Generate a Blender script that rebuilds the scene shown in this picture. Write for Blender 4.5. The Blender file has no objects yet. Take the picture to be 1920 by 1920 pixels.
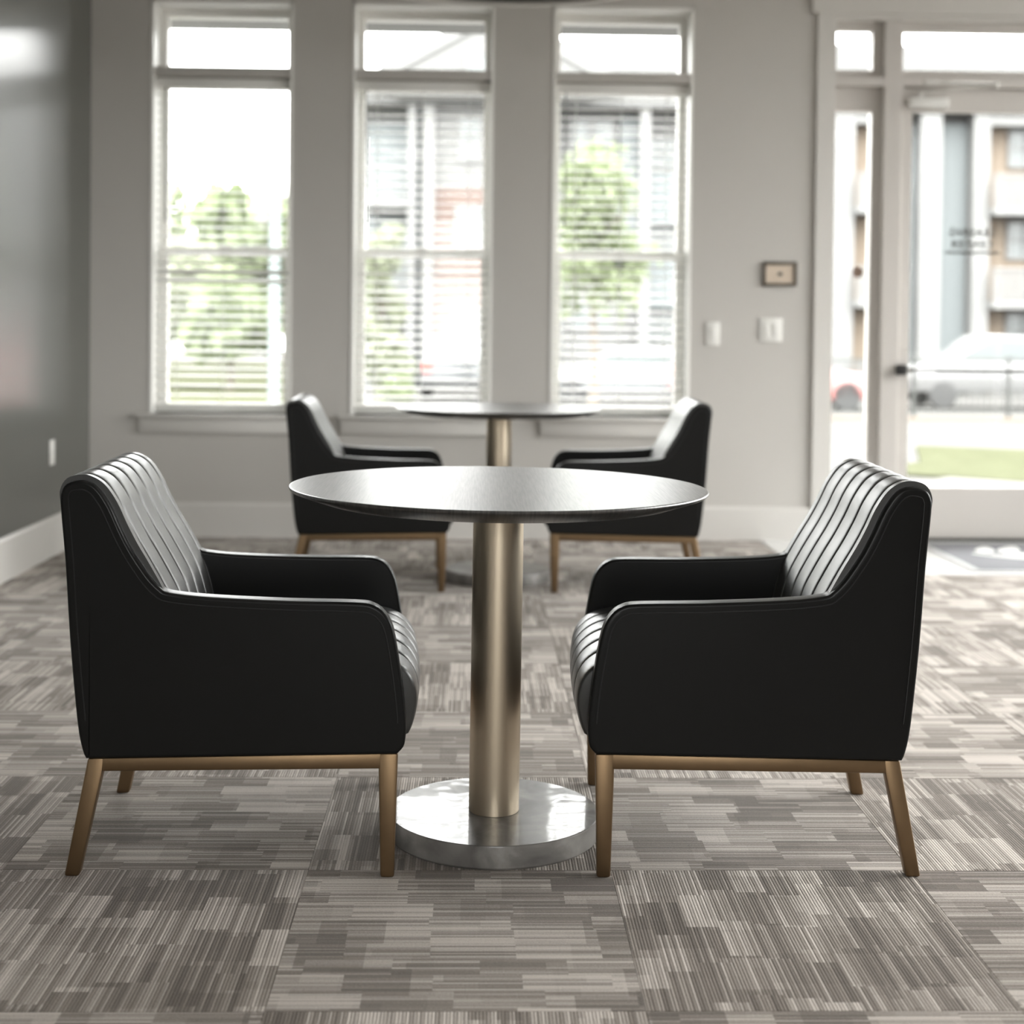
import bpy, bmesh, math, random
from mathutils import Vector, Matrix, Euler
random.seed(7)
S = bpy.context.scene
COL = S.collection
R = math.radians

# ------------------------------------------------------------------ camera
cam_d = bpy.data.cameras.new('camera')
cam = bpy.data.objects.new('camera', cam_d); COL.objects.link(cam)
YAW, PIT, ROL, F = .0255, .018, .0105, 2730.0
fw = Vector((math.sin(YAW)*math.cos(PIT), math.cos(YAW)*math.cos(PIT), -math.sin(PIT)))
rt = Vector((math.cos(YAW), -math.sin(YAW), 0)); up = rt.cross(fw)
r2 = rt*math.cos(ROL) + up*math.sin(ROL); u2 = up*math.cos(ROL) - rt*math.sin(ROL)
M = Matrix((r2, u2, -fw)).transposed().to_4x4(); M.translation = (0, 0, 1.087)
cam.matrix_world = M
cam_d.sensor_width = 36; cam_d.sensor_fit = 'HORIZONTAL'; cam_d.lens = F*36/1920
cam_d.shift_y = -0.15097
cam_d.clip_start = .05; cam_d.clip_end = 400
cam_d.dof.use_dof = True; cam_d.dof.focus_distance = 2.95; cam_d.dof.aperture_fstop = 2.6
S.camera = cam

# ------------------------------------------------------------------ sky, exposure
w = bpy.data.worlds.new('sky'); S.world = w; w.use_nodes = True
bg = w.node_tree.nodes['Background']; bg.inputs[1].default_value = 30.0
# overcast sky: three times as bright overhead as at the horizon
_n = w.node_tree.nodes; _l = w.node_tree.links
_tc = _n.new('ShaderNodeTexCoord'); _sx = _n.new('ShaderNodeSeparateXYZ'); _mr = _n.new('ShaderNodeMapRange'); _mx = _n.new('ShaderNodeMixRGB')
_mr.inputs[3].default_value = .3333; _mr.inputs[4].default_value = 1.0
_mx.inputs[1].default_value = (0, 0, 0, 1); _mx.inputs[2].default_value = (1, .99, .98, 1)
_l.new(_tc.outputs['Generated'], _sx.inputs[0]); _l.new(_sx.outputs[2], _mr.inputs[0]); _l.new(_mr.outputs[0], _mx.inputs[0]); _l.new(_mx.outputs[0], bg.inputs[0])
S.view_settings.view_transform = 'Standard'; S.view_settings.look = 'None'
S.view_settings.gamma = 1; S.view_settings.exposure = 0.2; S.view_settings.use_curve_mapping = False
FILL_LAMP = 4.0
S.cycles.use_denoising = True
S.cycles.max_bounces = 14; S.cycles.diffuse_bounces = 8; S.cycles.transparent_max_bounces = 24
S.cycles.sample_clamp_indirect = 8
def portal(name, loc, rot, sx, sy):
    l = bpy.data.lights.new(name, 'AREA'); l.shape = 'RECTANGLE'; l.size = sx; l.size_y = sy
    l.cycles.is_portal = True
    o = bpy.data.objects.new(name, l); o.location = loc; o.rotation_euler = rot; COL.objects.link(o)

# ------------------------------------------------------------------ materials
def mat(name, col, rough=.5, metal=0, spec=.5, bump=None, var=None, coat=0, coat_r=.05, sheen=0, trans=None):
    m = bpy.data.materials.new(name); m.use_nodes = True
    nt = m.node_tree; b = nt.nodes['Principled BSDF']
    b.inputs['Base Color'].default_value = (*col, 1); b.inputs['Roughness'].default_value = rough
    b.inputs['Metallic'].default_value = metal; b.inputs['Specular IOR Level'].default_value = spec
    b.inputs['Coat Weight'].default_value = coat; b.inputs['Coat Roughness'].default_value = coat_r
    b.inputs['Sheen Weight'].default_value = sheen
    tc = nt.nodes.new('ShaderNodeTexCoord')
    if var:   # (scale, amount)
        n = nt.nodes.new('ShaderNodeTexNoise'); n.inputs['Scale'].default_value = var[0]; n.inputs['Detail'].default_value = 4
        nt.links.new(tc.outputs['Object'], n.inputs['Vector'])
        mx = nt.nodes.new('ShaderNodeMixRGB'); mx.inputs[1].default_value = (*[c*(1-var[1]) for c in col], 1)
        mx.inputs[2].default_value = (*[min(1, c*(1+var[1])) for c in col], 1)
        nt.links.new(n.outputs['Fac'], mx.inputs[0]); nt.links.new(mx.outputs[0], b.inputs['Base Color'])
    if bump:  # (scale, strength, distance)
        n = nt.nodes.new('ShaderNodeTexNoise'); n.inputs['Scale'].default_value = bump[0]; n.inputs['Detail'].default_value = 3
        nt.links.new(tc.outputs['Object'], n.inputs['Vector'])
        bp = nt.nodes.new('ShaderNodeBump'); bp.inputs['Strength'].default_value = bump[1]; bp.inputs['Distance'].default_value = bump[2]
        nt.links.new(n.outputs['Fac'], bp.inputs['Height']); nt.links.new(bp.outputs['Normal'], b.inputs['Normal'])
    if trans:
        t = nt.nodes.new('ShaderNodeBsdfTranslucent'); t.inputs[0].default_value = (*col, 1)
        ms = nt.nodes.new('ShaderNodeMixShader'); ms.inputs[0].default_value = trans
        nt.links.new(b.outputs[0], ms.inputs[1]); nt.links.new(t.outputs[0], ms.inputs[2])
        nt.links.new(ms.outputs[0], nt.nodes['Material Output'].inputs['Surface'])
    return m

def glass_mat(name, tint=(.96, .97, .965)):
    m = bpy.data.materials.new(name); m.use_nodes = True; nt = m.node_tree
    nt.nodes.remove(nt.nodes['Principled BSDF'])
    t = nt.nodes.new('ShaderNodeBsdfTransparent'); t.inputs[0].default_value = (*tint, 1)
    g = nt.nodes.new('ShaderNodeBsdfGlossy'); g.inputs['Roughness'].default_value = .01
    fr = nt.nodes.new('ShaderNodeFresnel'); fr.inputs[0].default_value = 1.45
    ms = nt.nodes.new('ShaderNodeMixShader')
    nt.links.new(fr.outputs[0], ms.inputs[0]); nt.links.new(t.outputs[0], ms.inputs[1]); nt.links.new(g.outputs[0], ms.inputs[2])
    nt.links.new(ms.outputs[0], nt.nodes['Material Output'].inputs['Surface'])
    return m

def N(nt, t, **kw):
    n = nt.nodes.new(t)
    for k, v in kw.items(): setattr(n, k, v)
    return n
def math_node(nt, op, a, b=None):
    n = nt.nodes.new('ShaderNodeMath'); n.operation = op
    for i, x in enumerate((a, b)):
        if x is None: continue
        if isinstance(x, (int, float)): n.inputs[i].default_value = x
        else: nt.links.new(x, n.inputs[i])
    return n.outputs[0]

def carpet_mat():
    m = bpy.data.materials.new('striped_carpet'); m.use_nodes = True; nt = m.node_tree
    b = nt.nodes['Principled BSDF']; b.inputs['Roughness'].default_value = .95; b.inputs['Specular IOR Level'].default_value = .15
    b.inputs['Sheen Weight'].default_value = .22; b.inputs['Sheen Roughness'].default_value = .45; b.inputs['Sheen Tint'].default_value = (1, .96, .92, 1)
    tc = N(nt, 'ShaderNodeTexCoord'); sx = N(nt, 'ShaderNodeSeparateXYZ'); nt.links.new(tc.outputs['Object'], sx.inputs[0])
    oi = N(nt, 'ShaderNodeObjectInfo'); rnd = math_node(nt, 'MULTIPLY', oi.outputs['Random'], 517.0)
    u = math_node(nt, 'ADD', sx.outputs[0], 3.0); v = math_node(nt, 'ADD', sx.outputs[1], 3.0)
    def wn(x, y, z):
        c = N(nt, 'ShaderNodeCombineXYZ')
        for i, q in enumerate((x, y, z)):
            if isinstance(q, (int, float)): c.inputs[i].default_value = q
            else: nt.links.new(q, c.inputs[i])
        n = N(nt, 'ShaderNodeTexWhiteNoise', noise_dimensions='3D'); nt.links.new(c.outputs[0], n.inputs['Vector'])
        return n.outputs['Value']
    def plank(bw, ln, seed):
        bi = math_node(nt, 'FLOOR', math_node(nt, 'DIVIDE', v, bw))
        off = math_node(nt, 'MULTIPLY', wn(bi, seed, rnd), 7.0)
        p = math_node(nt, 'FLOOR', math_node(nt, 'ADD', math_node(nt, 'DIVIDE', u, ln), off))
        return wn(bi, math_node(nt, 'ADD', p, seed*31.7), rnd), p
    A, pA = plank(.061, .15, 1.3); B, pB = plank(.0254, .24, 5.7); C, pC = plank(.1016, .12, 9.1)
    base = math_node(nt, 'ADD', math_node(nt, 'ADD', math_node(nt, 'MULTIPLY', A, .5), math_node(nt, 'MULTIPLY', B, .2)), math_node(nt, 'MULTIPLY', C, .3))
    ri = math_node(nt, 'FLOOR', math_node(nt, 'DIVIDE', v, .0058))
    rib = wn(ri, pA, rnd)
    rib2 = math_node(nt, 'POWER', rib, 1.6)
    val = math_node(nt, 'ADD', base, math_node(nt, 'MULTIPLY', math_node(nt, 'SUBTRACT', rib2, .42), .48))
    fr = math_node(nt, 'FRACT', math_node(nt, 'DIVIDE', v, .0058))
    hump = math_node(nt, 'SINE', math_node(nt, 'MULTIPLY', fr, math.pi))
    no = N(nt, 'ShaderNodeTexNoise'); no.inputs['Scale'].default_value = 260; no.inputs['Detail'].default_value = 2
    nt.links.new(tc.outputs['Object'], no.inputs['Vector'])
    val = math_node(nt, 'ADD', val, math_node(nt, 'MULTIPLY', math_node(nt, 'SUBTRACT', no.outputs['Fac'], .5), .35))
    val = math_node(nt, 'ADD', val, math_node(nt, 'MULTIPLY', math_node(nt, 'SUBTRACT', hump, .64), .16))
    rp = N(nt, 'ShaderNodeValToRGB'); e = rp.color_ramp.elements
    e[0].position = .08; e[0].color = (.108, .09, .076, 1); e[1].position = .86; e[1].color = (.55, .5, .458, 1)
    q = e.new(.38); q.color = (.205, .176, .152, 1); q = e.new(.62); q.color = (.36, .322, .29, 1)
    nt.links.new(val, rp.inputs[0]); nt.links.new(rp.outputs[0], b.inputs['Base Color'])
    bp = N(nt, 'ShaderNodeBump'); bp.inputs['Strength'].default_value = .5; bp.inputs['Distance'].default_value = .002
    nt.links.new(math_node(nt, 'ADD', hump, no.outputs['Fac']), bp.inputs['Height']); nt.links.new(bp.outputs[0], b.inputs['Normal'])
    return m

def marble_mat():
    m = mat('grey_marble', (.3, .29, .28), .3, spec=.15, coat=.34, coat_r=.012); nt = m.node_tree; b = nt.nodes['Principled BSDF']
    b.inputs['Coat IOR'].default_value = 1.4
    tc = N(nt, 'ShaderNodeTexCoord'); n1 = N(nt, 'ShaderNodeTexNoise'); n1.inputs['Scale'].default_value = 9; n1.inputs['Detail'].default_value = 8
    n1.inputs['Distortion'].default_value = .7; nt.links.new(tc.outputs['Object'], n1.inputs['Vector'])
    rp = N(nt, 'ShaderNodeValToRGB'); e = rp.color_ramp.elements
    e[0].position = .3; e[0].color = (.1, .095, .09, 1); e[1].position = .75; e[1].color = (.4, .385, .365, 1)
    q = e.new(.5); q.color = (.2, .19, .18, 1)
    nt.links.new(n1.outputs['Fac'], rp.inputs[0]); nt.links.new(rp.outputs[0], b.inputs['Base Color'])
    n2 = N(nt, 'ShaderNodeTexNoise'); n2.inputs['Scale'].default_value = 6; nt.links.new(tc.outputs['Object'], n2.inputs['Vector'])
    bp = N(nt, 'ShaderNodeBump'); bp.inputs['Strength'].default_value = .1; bp.inputs['Distance'].default_value = .01
    nt.links.new(n2.outputs['Fac'], bp.inputs['Height']); nt.links.new(bp.outputs[0], b.inputs['Coat Normal'])
    return m

def wood_mat():
    m = mat('dark_stained_oak', (.03, .028, .026), .4, coat=.3, coat_r=.36); nt = m.node_tree; b = nt.nodes['Principled BSDF']
    tc = N(nt, 'ShaderNodeTexCoord'); mp = N(nt, 'ShaderNodeMapping'); mp.inputs['Scale'].default_value = (260, 9, 9)
    mp.inputs['Rotation'].default_value = (0, 0, R(12)); nt.links.new(tc.outputs['Object'], mp.inputs[0])
    n = N(nt, 'ShaderNodeTexNoise'); n.inputs['Scale'].default_value = 1; n.inputs['Detail'].default_value = 6; nt.links.new(mp.outputs[0], n.inputs['Vector'])
    rp = N(nt, 'ShaderNodeValToRGB'); e = rp.color_ramp.elements
    e[0].position = .35; e[0].color = (.02, .019, .018, 1); e[1].position = .65; e[1].color = (.075, .071, .066, 1)
    nt.links.new(n.outputs['Fac'], rp.inputs[0]); nt.links.new(rp.outputs[0], b.inputs['Base Color'])
    mr = N(nt, 'ShaderNodeMapRange'); mr.inputs[3].default_value = .34; mr.inputs[4].default_value = .27; b.inputs['Specular IOR Level'].default_value = .7
    nt.links.new(n.outputs['Fac'], mr.inputs[0]); nt.links.new(mr.outputs[0], b.inputs['Roughness'])
    bp = N(nt, 'ShaderNodeBump'); bp.inputs['Strength'].default_value = .1; bp.inputs['Distance'].default_value = .0006
    nt.links.new(n.outputs['Fac'], bp.inputs['Height']); nt.links.new(bp.outputs[0], b.inputs['Normal'])
    return m

MT = dict(
    wall=mat('warm_grey_wall_paint', (.55, .53, .5), .75, var=(3, .02), bump=(180, .08, .002)),
    dark=mat('charcoal_satin_wall_paint', (.046, .051, .041), .3, spec=.8, coat=1, coat_r=.24),
    trim=mat('pale_grey_trim_paint', (.66, .64, .61), .45),
    door=mat('taupe_grey_door_paint', (.58, .55, .52), .45),
    ceil=mat('ceiling_paint', (.8, .79, .77), .8),
    vinyl=mat('white_vinyl', (.9, .89, .86), .35),
    slat=mat('white_blind_slat', (.82, .82, .8), .45, trans=.35),
    cord=mat('blind_cord', (.6, .6, .58), .8),
    wand=mat('smoky_plastic_wand', (.12, .13, .12), .3),
    glass=glass_mat('window_glass'),
    carpet=carpet_mat(),
    leather=mat('black_leather', (.008, .008, .0077), .36, spec=.12, coat=.14, coat_r=.28, bump=(420, .12, .0006)),
    leather2=mat('black_channelled_leather', (.035, .035, .034), .36, spec=.6, coat=.4, coat_r=.34, bump=(260, .05, .0005), var=(14, .3)),
    seam=mat('black_stitch_thread', (.006, .006, .006), .7),
    bronze=mat('brushed_bronze', (.22, .148, .085), .45, 1, bump=(90, .05, .001), var=(30, .1)),
    champ=mat('champagne_satin_metal', (.6, .51, .39), .4, 1, bump=(300, .03, .0005)),
    marble=marble_mat(), wood=wood_mat(),
    gun=mat('dark_grey_metal', (.16, .155, .15), .4, 1), black=mat('black_metal', (.015, .015, .015), .4), steel=mat('brushed_steel', (.55, .54, .52), .3, 1),
    plate=mat('white_plastic_plate', (.8, .79, .76), .35), cream=mat('cream_plaque_panel', (.62, .52, .42), .5),
    brown=mat('dark_brown_frame', (.1, .082, .064), .5), ink=mat('dark_print', (.05, .045, .04), .6),
    tile=mat('white_polished_tile', (.78, .78, .77), .12), mat_grey=mat('grey_mat_pile', (.23, .23, .25), .85, var=(60, .1)),
    mat_edge=mat('pale_mat_edging', (.5, .5, .5), .6), mat_white=mat('white_mat_print', (.8, .8, .78), .8),
    shade=mat('dark_shade_inside', (.02, .024, .02), .6), rim=mat('pale_shade_rim', (.7, .68, .64), .5),
    concrete=mat('pale_concrete', (.07, .068, .064), .9, spec=0, var=(2, .06)), asphalt=mat('sunbleached_asphalt', (.054, .053, .051), .95, spec=0, var=(3, .08)),
    grass=mat('lawn_grass', (.036, .038, .024), .95, spec=0, var=(4, .25)), mulch=mat('tan_mulch', (.085, .07, .056), .95, spec=0, var=(6, .2)),
    siding_w=mat('white_siding', (0.082, 0.082, 0.080), .7), siding_b=mat('blue_grey_siding', (0.085, 0.095, 0.097), .7),
    brick=mat('salmon_brick', (0.076, 0.052, 0.043), .85, var=(8, .1)), peach=mat('peach_stucco', (0.127, 0.100, 0.075), .85),
    bwhite=mat('white_building_trim', (0.101, 0.101, 0.099), .6), bglass=mat('building_window_glass', (0.075, 0.084, 0.084), .15),
    roof=mat('pale_grey_roofing', (0.079, 0.079, 0.078), .8),
    leaf=mat('green_leaf', (.12, .145, .075), .7, var=(3, .3), trans=.4), leaf2=mat('pale_leaf', (.17, .185, .125), .7, var=(3, .3), trans=.4),
    bark=mat('grey_bark', (0.088, 0.075, 0.062), .9), teal=mat('grey_green_pole_paint', (0.097, 0.119, 0.119), .5), banner=mat('pale_banner_cloth', (0.123, 0.117, 0.114), .8),
    car_dark=mat('dark_grey_car_paint', (0.035, 0.038, 0.040), .25, coat=.6), car_red=mat('red_car_paint', (.2, .075, .07), .25, coat=.6),
    car_white=mat('white_car_paint', (0.097, 0.097, 0.097), .25, coat=.6), car_grey=mat('silver_car_paint', (0.106, 0.110, 0.113), .25, coat=.6),
    rubber=mat('tyre_rubber', (0.026, 0.026, 0.026), .8), tail=mat('red_tail_lamp', (0.220, 0.026, 0.018), .3), fence=mat('black_fence_metal', (0.018, 0.020, 0.018), .5),
)

MT['dark'].node_tree.nodes['Principled BSDF'].inputs['Coat IOR'].default_value = 1.7

# ------------------------------------------------------------------ mesh helpers
class MB:
    def __init__(s): s.bm = bmesh.new()
    def box(s, x0, x1, y0, y1, z0, z1, bev=0, seg=2, rot=None, piv=None):
        r = bmesh.ops.create_cube(s.bm, size=1)
        vs = r['verts']
        for v in vs:
            v.co = Vector(((x0+x1)/2+v.co.x*(x1-x0), (y0+y1)/2+v.co.y*(y1-y0), (z0+z1)/2+v.co.z*(z1-z0)))
        if bev:
            es = list({e for v in vs for e in v.link_edges})
            rr = bmesh.ops.bevel(s.bm, geom=es, offset=bev, segments=seg, affect='EDGES', profile=.5)
            vs = list({v for f in rr['faces'] for v in f.verts} | {v for v in vs if v.is_valid})
        if rot is not None:
            bmesh.ops.rotate(s.bm, verts=vs, cent=piv or (0, 0, 0), matrix=rot)
        return s
    def prism(s, pts, a0, a1, axis='y', bev=0, seg=2):
        """pts: outline of (p,q); extruded along axis from a0 to a1. axis y: (x,z); axis z: (x,y); axis x: (y,z)"""
        def P(p, a): return {'y': (p[0], a, p[1]), 'z': (p[0], p[1], a), 'x': (a, p[0], p[1])}[axis]
        va = [s.bm.verts.new(P(p, a0)) for p in pts]; vb = [s.bm.verts.new(P(p, a1)) for p in pts]
        n = len(pts); fa = s.bm.faces.new(va); fb = s.bm.faces.new(vb[::-1]); fs = [fa, fb]
        for i in range(n): fs.append(s.bm.faces.new((va[(i+1) % n], va[i], vb[i], vb[(i+1) % n])))
        bmesh.ops.recalc_face_normals(s.bm, faces=fs)
        if bev:
            es = list(fa.edges)+list(fb.edges)
            bmesh.ops.bevel(s.bm, geom=es, offset=bev, segments=seg, affect='EDGES', profile=.5, clamp_overlap=True)
        return s
    def lathe(s, prof, n=64, c=(0, 0), cap=True):
        rings = []
        for r, z in prof:
            if r < 1e-6: rings.append([s.bm.verts.new((c[0], c[1], z))])
            else: rings.append([s.bm.verts.new((c[0]+r*math.cos(2*math.pi*k/n), c[1]+r*math.sin(2*math.pi*k/n), z)) for k in range(n)])
        fs = []
        for a, b in zip(rings, rings[1:]):
            for k in range(n):
                q = (k+1) % n
                if len(a) == 1 and len(b) == 1: continue
                if len(a) == 1: fs.append(s.bm.faces.new((a[0], b[k], b[q])))
                elif len(b) == 1: fs.append(s.bm.faces.new((a[k], a[q], b[0])))
                else: fs.append(s.bm.faces.new((a[k], a[q], b[q], b[k])))
        bmesh.ops.recalc_face_normals(s.bm, faces=fs)
        return s
    def tube(s, pts, r, n=8, closed=False, taper=None):
        pts = [Vector(p) for p in pts]; rings = []; m = len(pts); prev = None
        for i, p in enumerate(pts):
            t = (pts[(i+1) % m]-pts[i-1]) if closed else (pts[min(i+1, m-1)]-pts[max(i-1, 0)])
            t.normalize()
            a = prev if prev is not None else (Vector((0, 0, 1)) if abs(t.z) < .9 else Vector((1, 0, 0)))
            a = (a-t*a.dot(t)).normalized(); b = t.cross(a); prev = a
            rr = r if taper is None else r*taper[i]
            rings.append([s.bm.verts.new(p+a*rr*math.cos(2*math.pi*k/n)+b*rr*math.sin(2*math.pi*k/n)) for k in range(n)])
        for i in range(m if closed else m-1):
            A, B = rings[i], rings[(i+1) % m]
            for k in range(n): s.bm.faces.new((A[k], A[(k+1) % n], B[(k+1) % n], B[k]))
        if not closed: s.bm.faces.new(rings[0][::-1]); s.bm.faces.new(rings[-1])
        return s
    def hexa(s, bot, top, bev=0):
        """box from 4 bottom and 4 top points"""
        vb = [s.bm.verts.new(p) for p in bot]; vt = [s.bm.verts.new(p) for p in top]
        fs = [s.bm.faces.new(vb[::-1]), s.bm.faces.new(vt)]
        for i in range(4): fs.append(s.bm.faces.new((vb[i], vb[(i+1) % 4], vt[(i+1) % 4], vt[i])))
        bmesh.ops.recalc_face_normals(s.bm, faces=fs)
        if bev: bmesh.ops.bevel(s.bm, geom=list({e for f in fs for e in f.edges}), offset=bev, segments=2, affect='EDGES', profile=.5)
        return s
    def poly(s, pts):
        s.bm.faces.new([s.bm.verts.new(p) for p in pts]); return s
    def build(s, name, m, parent=None, loc=None, smooth=35, kind=None, label=None):
        me = bpy.data.meshes.new(name); s.bm.to_mesh(me); s.bm.free()
        me.materials.append(MT[m] if isinstance(m, str) else m)
        if smooth:
            me.polygons.foreach_set('use_smooth', [True]*len(me.polygons)); me.set_sharp_from_angle(angle=R(smooth))
        o = bpy.data.objects.new(name, me); COL.objects.link(o)
        if loc: o.location = loc
        if parent: o.parent = parent
        if kind: o['kind'] = kind
        if label: o['label'] = label
        return o
def tag(o, label=None, cat=None, group=None, kind=None):
    for k, v in (('label', label), ('category', cat), ('group', group), ('kind', kind)):
        if v: o[k] = v
    return o
def empty(name, loc=(0, 0, 0), rz=0):
    o = bpy.data.objects.new(name, None); o.location = loc; o.rotation_euler = (0, 0, rz); o.empty_display_size = .1; COL.objects.link(o); return o
def copy_tree(o, parent=None):
    c = o.copy(); COL.objects.link(c); c.parent = parent
    for ch in list(o.children): copy_tree(ch, c)
    return c
def inst(o, loc, rot=None):
    c = o.copy(); COL.objects.link(c); c.location = loc
    if rot is not None: c.rotation_euler = rot
    return c

# ------------------------------------------------------------------ room shell
WY, WT = 7.62, .30          # far wall plane, thickness
XL, XR, YB, ZC = -2.0, 4.7, -3.6, 3.25
WIN = [-1.325, -.282, .761]; HW = .3675; WZ0, WZ1 = .64, 2.785
DX0, DX1, DZ1 = 1.80, 4.4, 2.77
b = MB()
def wallbox(x0, x1, z0, z1): b.box(x0, x1, WY, WY+WT, z0, z1)
wallbox(XL-.2, XR+.2, WZ1, ZC); wallbox(XL-.2, DX0, 0, WZ0)
edges = [XL-.2] + [e for c in WIN for e in (c-HW, c+HW)] + [DX0]
for k in range(0, len(edges), 2): wallbox(edges[k], edges[k+1], WZ0, WZ1)
wallbox(DX1, XR+.2, 0, WZ1); wallbox(DX0, DX1, DZ1, WZ1)
tag(b.build('wall_front', 'wall', smooth=0), 'warm grey painted wall with three tall windows and the glass entrance', 'wall', kind='structure')
tag(MB().box(XL-.2, XL, YB-.2, WY, 0, ZC).build('wall_left', 'dark', smooth=0), 'dark charcoal side wall with a satin sheen on the left', 'wall', kind='structure')
def wall_open(name, mk, ops, L0, L1, lab):
    b = MB(); lo = L0
    for a0, a1, z0, z1 in ops:
        mk(b, lo, a0, 0, ZC); mk(b, a0, a1, 0, z0); mk(b, a0, a1, z1, ZC); lo = a1
    mk(b, lo, L1, 0, ZC)
    return tag(b.build(name, 'wall', smooth=0), lab, 'wall', kind='structure')
RW = [(2.1, 3.9, .15, 3.0), (4.2, 7.3, .15, 3.0)]  # added unseen windows, sized to light the room from the right
BW = [(-.6, 1.2, .5, 2.6)]  # added unseen window behind the camera, for frontal fill and the pole highlight
wall_open('wall_right', lambda b, a0, a1, z0, z1: b.box(XR, XR+.2, a0, a1, z0, z1), RW, YB-.2, WY, 'warm grey side wall with added wide windows, out of view on the right')
wall_open('wall_rear', lambda b, a0, a1, z0, z1: b.box(a0, a1, YB-.2, YB, z0, z1), BW, XL, XR, 'warm grey wall behind the camera')
for i, (a0, a1, z0, z1) in enumerate(RW):
    portal('daylight_portal', (XR+.15, (a0+a1)/2, (z0+z1)/2), (0, R(90), 0), z1-z0, a1-a0)
for i, (a0, a1, z0, z1) in enumerate(BW):
    portal('daylight_portal', ((a0+a1)/2, YB-.15, (z0+z1)/2), (R(90), 0, 0), a1-a0, z1-z0)
for c in WIN: portal('daylight_portal', (c, WY+WT+.02, (WZ0+WZ1)/2), (R(-90), 0, 0), 2*HW, WZ1-WZ0)
portal('daylight_portal', ((DX0+DX1)/2, WY+WT+.02, DZ1/2), (R(-90), 0, 0), DX1-DX0, DZ1)
tag(MB().box(XL-.2, XR+.2, YB-.2, WY+WT, ZC, ZC+.15).build('ceiling', 'ceil', smooth=0), 'white painted ceiling above the seating area', 'ceiling', kind='structure')
n = 4
for i, (a0, a1, z0, z1) in enumerate(RW):
    n += 1; e = tag(empty(f'window_{n}', (XR, (a0+a1)/2, z0)), 'added wide window out of view on the right wall, to light the room', 'window', 'added right-wall windows', 'structure')
    hw, h = (a1-a0)/2, z1-z0
    b = MB(); b.box(.06, .14, -hw, hw, 0, .06).box(.06, .14, -hw, hw, h-.06, h).box(.06, .14, -hw, -hw+.06, .06, h-.06).box(.06, .14, hw-.06, hw, .06, h-.06).box(.06, .14, -.03, .03, .06, h-.06)
    b.build('window_frame', 'vinyl', e, smooth=0); MB().box(.095, .101, -hw+.06, -.03, .06, h-.06).build('pane', 'glass', e, smooth=0); MB().box(.095, .101, .03, hw-.06, .06, h-.06).build('pane', 'glass', e, smooth=0)
for i, (a0, a1, z0, z1) in enumerate(BW):
    n += 1; e = tag(empty(f'window_{n}', ((a0+a1)/2, YB, z0)), 'added window behind the camera, to light the room', 'window', 'added rear windows', 'structure')
    hw, h = (a1-a0)/2, z1-z0
    b = MB(); b.box(-hw, hw, -.14, -.06, 0, .06).box(-hw, hw, -.14, -.06, h-.06, h).box(-hw, -hw+.06, -.14, -.06, .06, h-.06).box(hw-.06, hw, -.14, -.06, .06, h-.06)
    b.build('window_frame', 'vinyl', e, smooth=0); MB().box(-hw+.06, hw-.06, -.103, -.097, .06, h-.06).build('pane', 'glass', e, smooth=0)

# floor: slab, carpet tiles, entrance tile
floor = tag(MB().box(XL-.2, XR+.2, YB-.2, WY+WT, -.2, -.006).build('floor', 'concrete', smooth=0), 'floor covered in striped grey carpet tiles', 'floor', kind='structure')
TS, TX, TY = .6096, -.3245, 2.917
ENT = (1.51, 6.55)        # entrance tile begins right of x, beyond y
b = MB(); g = TS/2-.0002; t = .0022
b.hexa([(-g, -g, -.006), (g, -g, -.006), (g, g, -.006), (-g, g, -.006)], [(-g, -g, -.0012), (g, -g, -.0012), (g, g, -.0012), (-g, g, -.0012)])
bm = b.bm; top = max(bm.faces, key=lambda f: f.calc_center_median().z)
rr = bmesh.ops.inset_individual(bm, faces=[top], thickness=.0007, depth=.0012)
tile0 = b.build('carpet_tile', 'carpet', floor, smooth=0)
first = True
def clipped(x0, x1, y0, y1, along_x):
    b = MB(); b.box(x0, x1, y0, y1, -.006, 0)
    return b
for j in range(-8, 11):
    for i in range(-3, 12):
        cx, cy = TX+TS*(i+.5), TY-TS*.5+TS*j
        x0, x1, y0, y1 = cx-TS/2, cx+TS/2, cy-TS/2, cy+TS/2
        if x1 < XL+.02 or x0 > XR or y1 < YB or y0 > WY-.02: continue
        if x0 >= ENT[0]-.05 and y0 >= ENT[1]-.05: continue
        turn = (i+j) % 2
        cut = y1 > WY or x0 < XL or x1 > XR or (x1 > ENT[0]+.02 and y1 > ENT[1]+.02)
        if cut:
            X0, X1, Y0, Y1 = max(x0, XL), min(x1, XR), y0, min(y1, WY)
            if x0 >= ENT[0]-.05 and y1 > ENT[1]: Y1 = min(Y1, ENT[1])
            if turn == 0: bb = MB().box(X0-cx, X1-cx, Y0-cy, Y1-cy, -.006, 0)
            else: bb = MB().box(Y0-cy, Y1-cy, -(X1-cx), -(X0-cx), -.006, 0)
            o = bb.build('carpet_tile', 'carpet', floor, smooth=0)
        else:
            o = tile0 if first else inst(tile0, (0, 0, 0)); first = False
        o.location = (cx, cy, 0); o.rotation_euler = (0, 0, R(90)*turn + (R(180) if (random.random() < .5 and not cut) else 0))
for k, x in enumerate([1.51, 2.121, 2.731, 3.341, 3.951]):
    for q, y in enumerate([6.55, 7.085]):
        MB().box(x+.001, x+.6096-.001, y+.001, y+.535-.001, -.006, .001).build('floor_tile', 'tile', floor, smooth=0)
for x0, x1 in ((XL, DX0), (DX1+.1, XR)):
    MB().prism([(WY, 0), (WY-.016, 0), (WY-.016, .165), (WY-.008, .177), (WY, .177)], x0, x1, 'x').build('baseboard_front', 'trim', smooth=0, kind='structure')
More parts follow.
